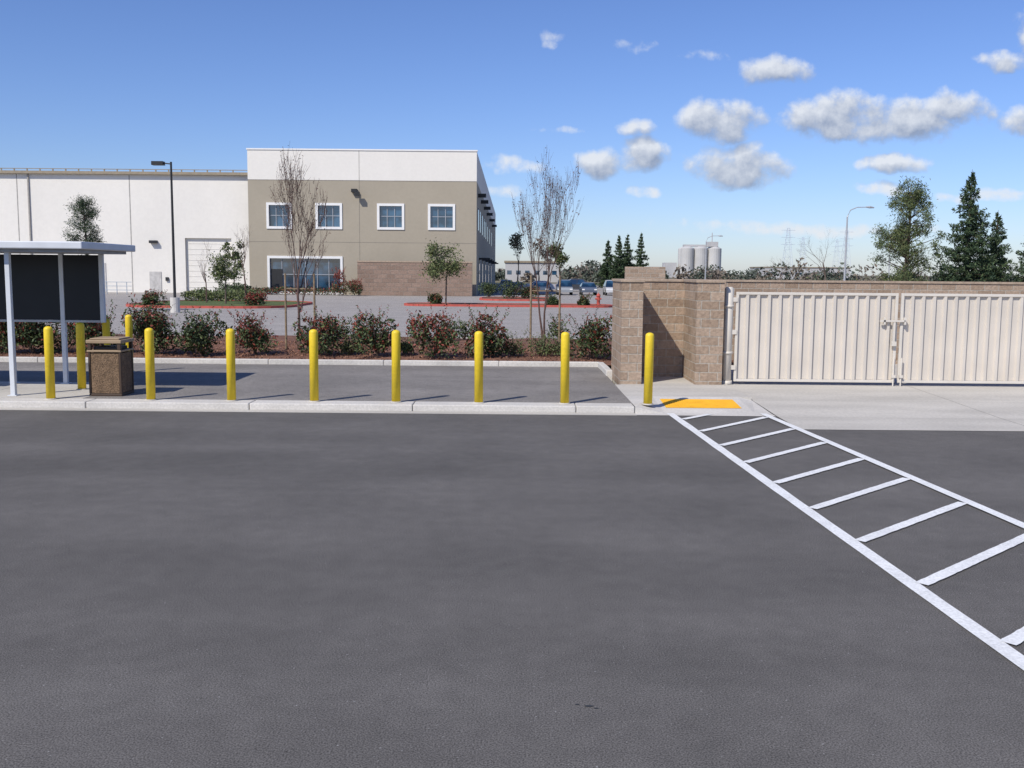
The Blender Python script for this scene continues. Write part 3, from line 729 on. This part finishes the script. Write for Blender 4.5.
def density(src,lst,name):
    G=bpy.data.node_groups.new(name,'ShaderNodeTree')
    G.interface.new_socket('P',in_out='INPUT',socket_type='NodeSocketVector'); G.interface.new_socket('D',in_out='OUTPUT',socket_type='NodeSocketFloat')
    gn=G.nodes; gl_=G.links; gi=gn.new('NodeGroupInput'); go=gn.new('NodeGroupOutput')
    n1=gn.new('ShaderNodeTexNoise'); n1.inputs['Scale'].default_value=20; n1.inputs['Detail'].default_value=2; gl_.new(gi.outputs[0],n1.inputs['Vector'])
    wp=gn.new('ShaderNodeVectorMath'); wp.operation='MULTIPLY_ADD'; wp.inputs[1].default_value=(.03,.022,0); gl_.new(n1.outputs['Color'],wp.inputs[0]); gl_.new(gi.outputs[0],wp.inputs[2])
    acc=None
    for (u0,w0,a,bb,wt) in lst:
        u0+=.015; w0+=.011
        d=gn.new('ShaderNodeVectorMath'); d.operation='MULTIPLY_ADD'; gl_.new(wp.outputs[0],d.inputs[0]); d.inputs[1].default_value=(1/a,1/bb,0); d.inputs[2].default_value=(-u0/a,-w0/bb,math.sqrt((1-wt)*.9))
        q=gn.new('ShaderNodeVectorMath'); q.operation='DOT_PRODUCT'; gl_.new(d.outputs[0],q.inputs[0]); gl_.new(d.outputs[0],q.inputs[1])
        if acc is None: acc=q.outputs['Value']
        else:
            m_=gn.new('ShaderNodeMath'); m_.operation='MINIMUM'; gl_.new(acc,m_.inputs[0]); gl_.new(q.outputs['Value'],m_.inputs[1]); acc=m_.outputs[0]
    n2=gn.new('ShaderNodeTexNoise'); n2.inputs['Scale'].default_value=42; n2.inputs['Detail'].default_value=6; n2.inputs['Roughness'].default_value=.58; gl_.new(gi.outputs[0],n2.inputs['Vector'])
    a1=gn.new('ShaderNodeMath'); a1.operation='MULTIPLY_ADD'; gl_.new(n2.outputs['Fac'],a1.inputs[0]); a1.inputs[1].default_value=2.0; a1.inputs[2].default_value=0.0
    a2=gn.new('ShaderNodeMath'); a2.operation='SUBTRACT'; gl_.new(a1.outputs[0],a2.inputs[0]); gl_.new(acc,a2.inputs[1]); gl_.new(a2.outputs[0],go.inputs[0])
    g=N.new('ShaderNodeGroup'); g.node_tree=G; L.new(src,g.inputs[0]); return g.outputs[0]
geo=N.new('ShaderNodeTexCoord'); sp=N.new('ShaderNodeSeparateXYZ'); L.new(geo.outputs['Generated'],sp.inputs[0])
def m(op,a,b2=None,c=None):
    n=N.new('ShaderNodeMath'); n.operation=op
    L.new(a,n.inputs[0])
    if b2 is not None: L.new(b2,n.inputs[1])
    if c is not None: n.inputs[1].default_value=c
    return n.outputs[0]
ymax=m('MAXIMUM',sp.outputs[1],c=.02)
uu=m('DIVIDE',sp.outputs[0],ymax); ww=m('DIVIDE',sp.outputs[2],ymax)
cb=N.new('ShaderNodeCombineXYZ'); L.new(uu,cb.inputs[0]); L.new(ww,cb.inputs[1])
of=N.new('ShaderNodeVectorMath'); of.operation='ADD'; of.inputs[1].default_value=(-.004,.010,0); L.new(cb.outputs[0],of.inputs[0])
D1=density(cb.outputs[0],clouds,'cloud_density'); D2=density(of.outputs[0],clouds[:BIG],'cloud_density_big')
al=N.new('ShaderNodeMapRange'); al.interpolation_type='SMOOTHSTEP'; al.inputs['From Min'].default_value=.0; al.inputs['From Max'].default_value=.85; L.new(D1,al.inputs['Value'])
front=m('GREATER_THAN',sp.outputs[1],c=.15); alpha=m('MULTIPLY',al.outputs[0],front); alpha=m('MULTIPLY',alpha,c=.92)
D2c=m('MAXIMUM',D2,c=-.6)
df=m('SUBTRACT',D1,D2c)
sh=N.new('ShaderNodeMapRange'); sh.inputs['From Min'].default_value=-.50; sh.inputs['From Max'].default_value=.80; L.new(df,sh.inputs['Value'])
cc=N.new('ShaderNodeMix'); cc.data_type='RGBA'; cc.inputs[6].default_value=(.29,.35,.48,1); cc.inputs[7].default_value=(.80,.83,.88,1); L.new(sh.outputs[0],cc.inputs[0])  # cloud shading painted: sunlit tops near white, undersides blue-grey
bc=N.new('ShaderNodeBackground'); bc.inputs['Strength'].default_value=1; L.new(cc.outputs[2],bc.inputs['Color'])
mx=N.new('ShaderNodeMixShader'); L.new(alpha,mx.inputs[0]); L.new(bg.outputs[0],mx.inputs[1]); L.new(bc.outputs[0],mx.inputs[2]); L.new(mx.outputs[0],out.inputs['Surface'])
W.cycles.sampling_method='NONE'

sd=bpy.data.lights.new('sun','SUN'); sd.energy=4.3; sd.angle=math.radians(.53); sd.color=(1,.95,.87)
so=bpy.data.objects.new('sun',sd); S.collection.objects.link(so)
dirv=Vector((math.sin(AZ)*math.cos(EL),math.cos(AZ)*math.cos(EL),math.sin(EL)))
so.rotation_euler=dirv.to_track_quat('Z','Y').to_euler(); so.location=(-10,-10,20)

cam=bpy.data.cameras.new('camera'); co=bpy.data.objects.new('camera',cam); S.collection.objects.link(co)
cam.sensor_width=36; cam.lens=35; cam.clip_end=8000; cam.clip_start=.05
Mx=Matrix.Translation((0,0,2.6))@Matrix.Rotation(math.radians(90-6.42),4,'X')@Matrix.Rotation(math.radians(.5),4,'Z')
co.matrix_world=Mx
S.camera=co
print('verts',sum(len(o.data.vertices) for o in bpy.data.objects if o.type=='MESH'))
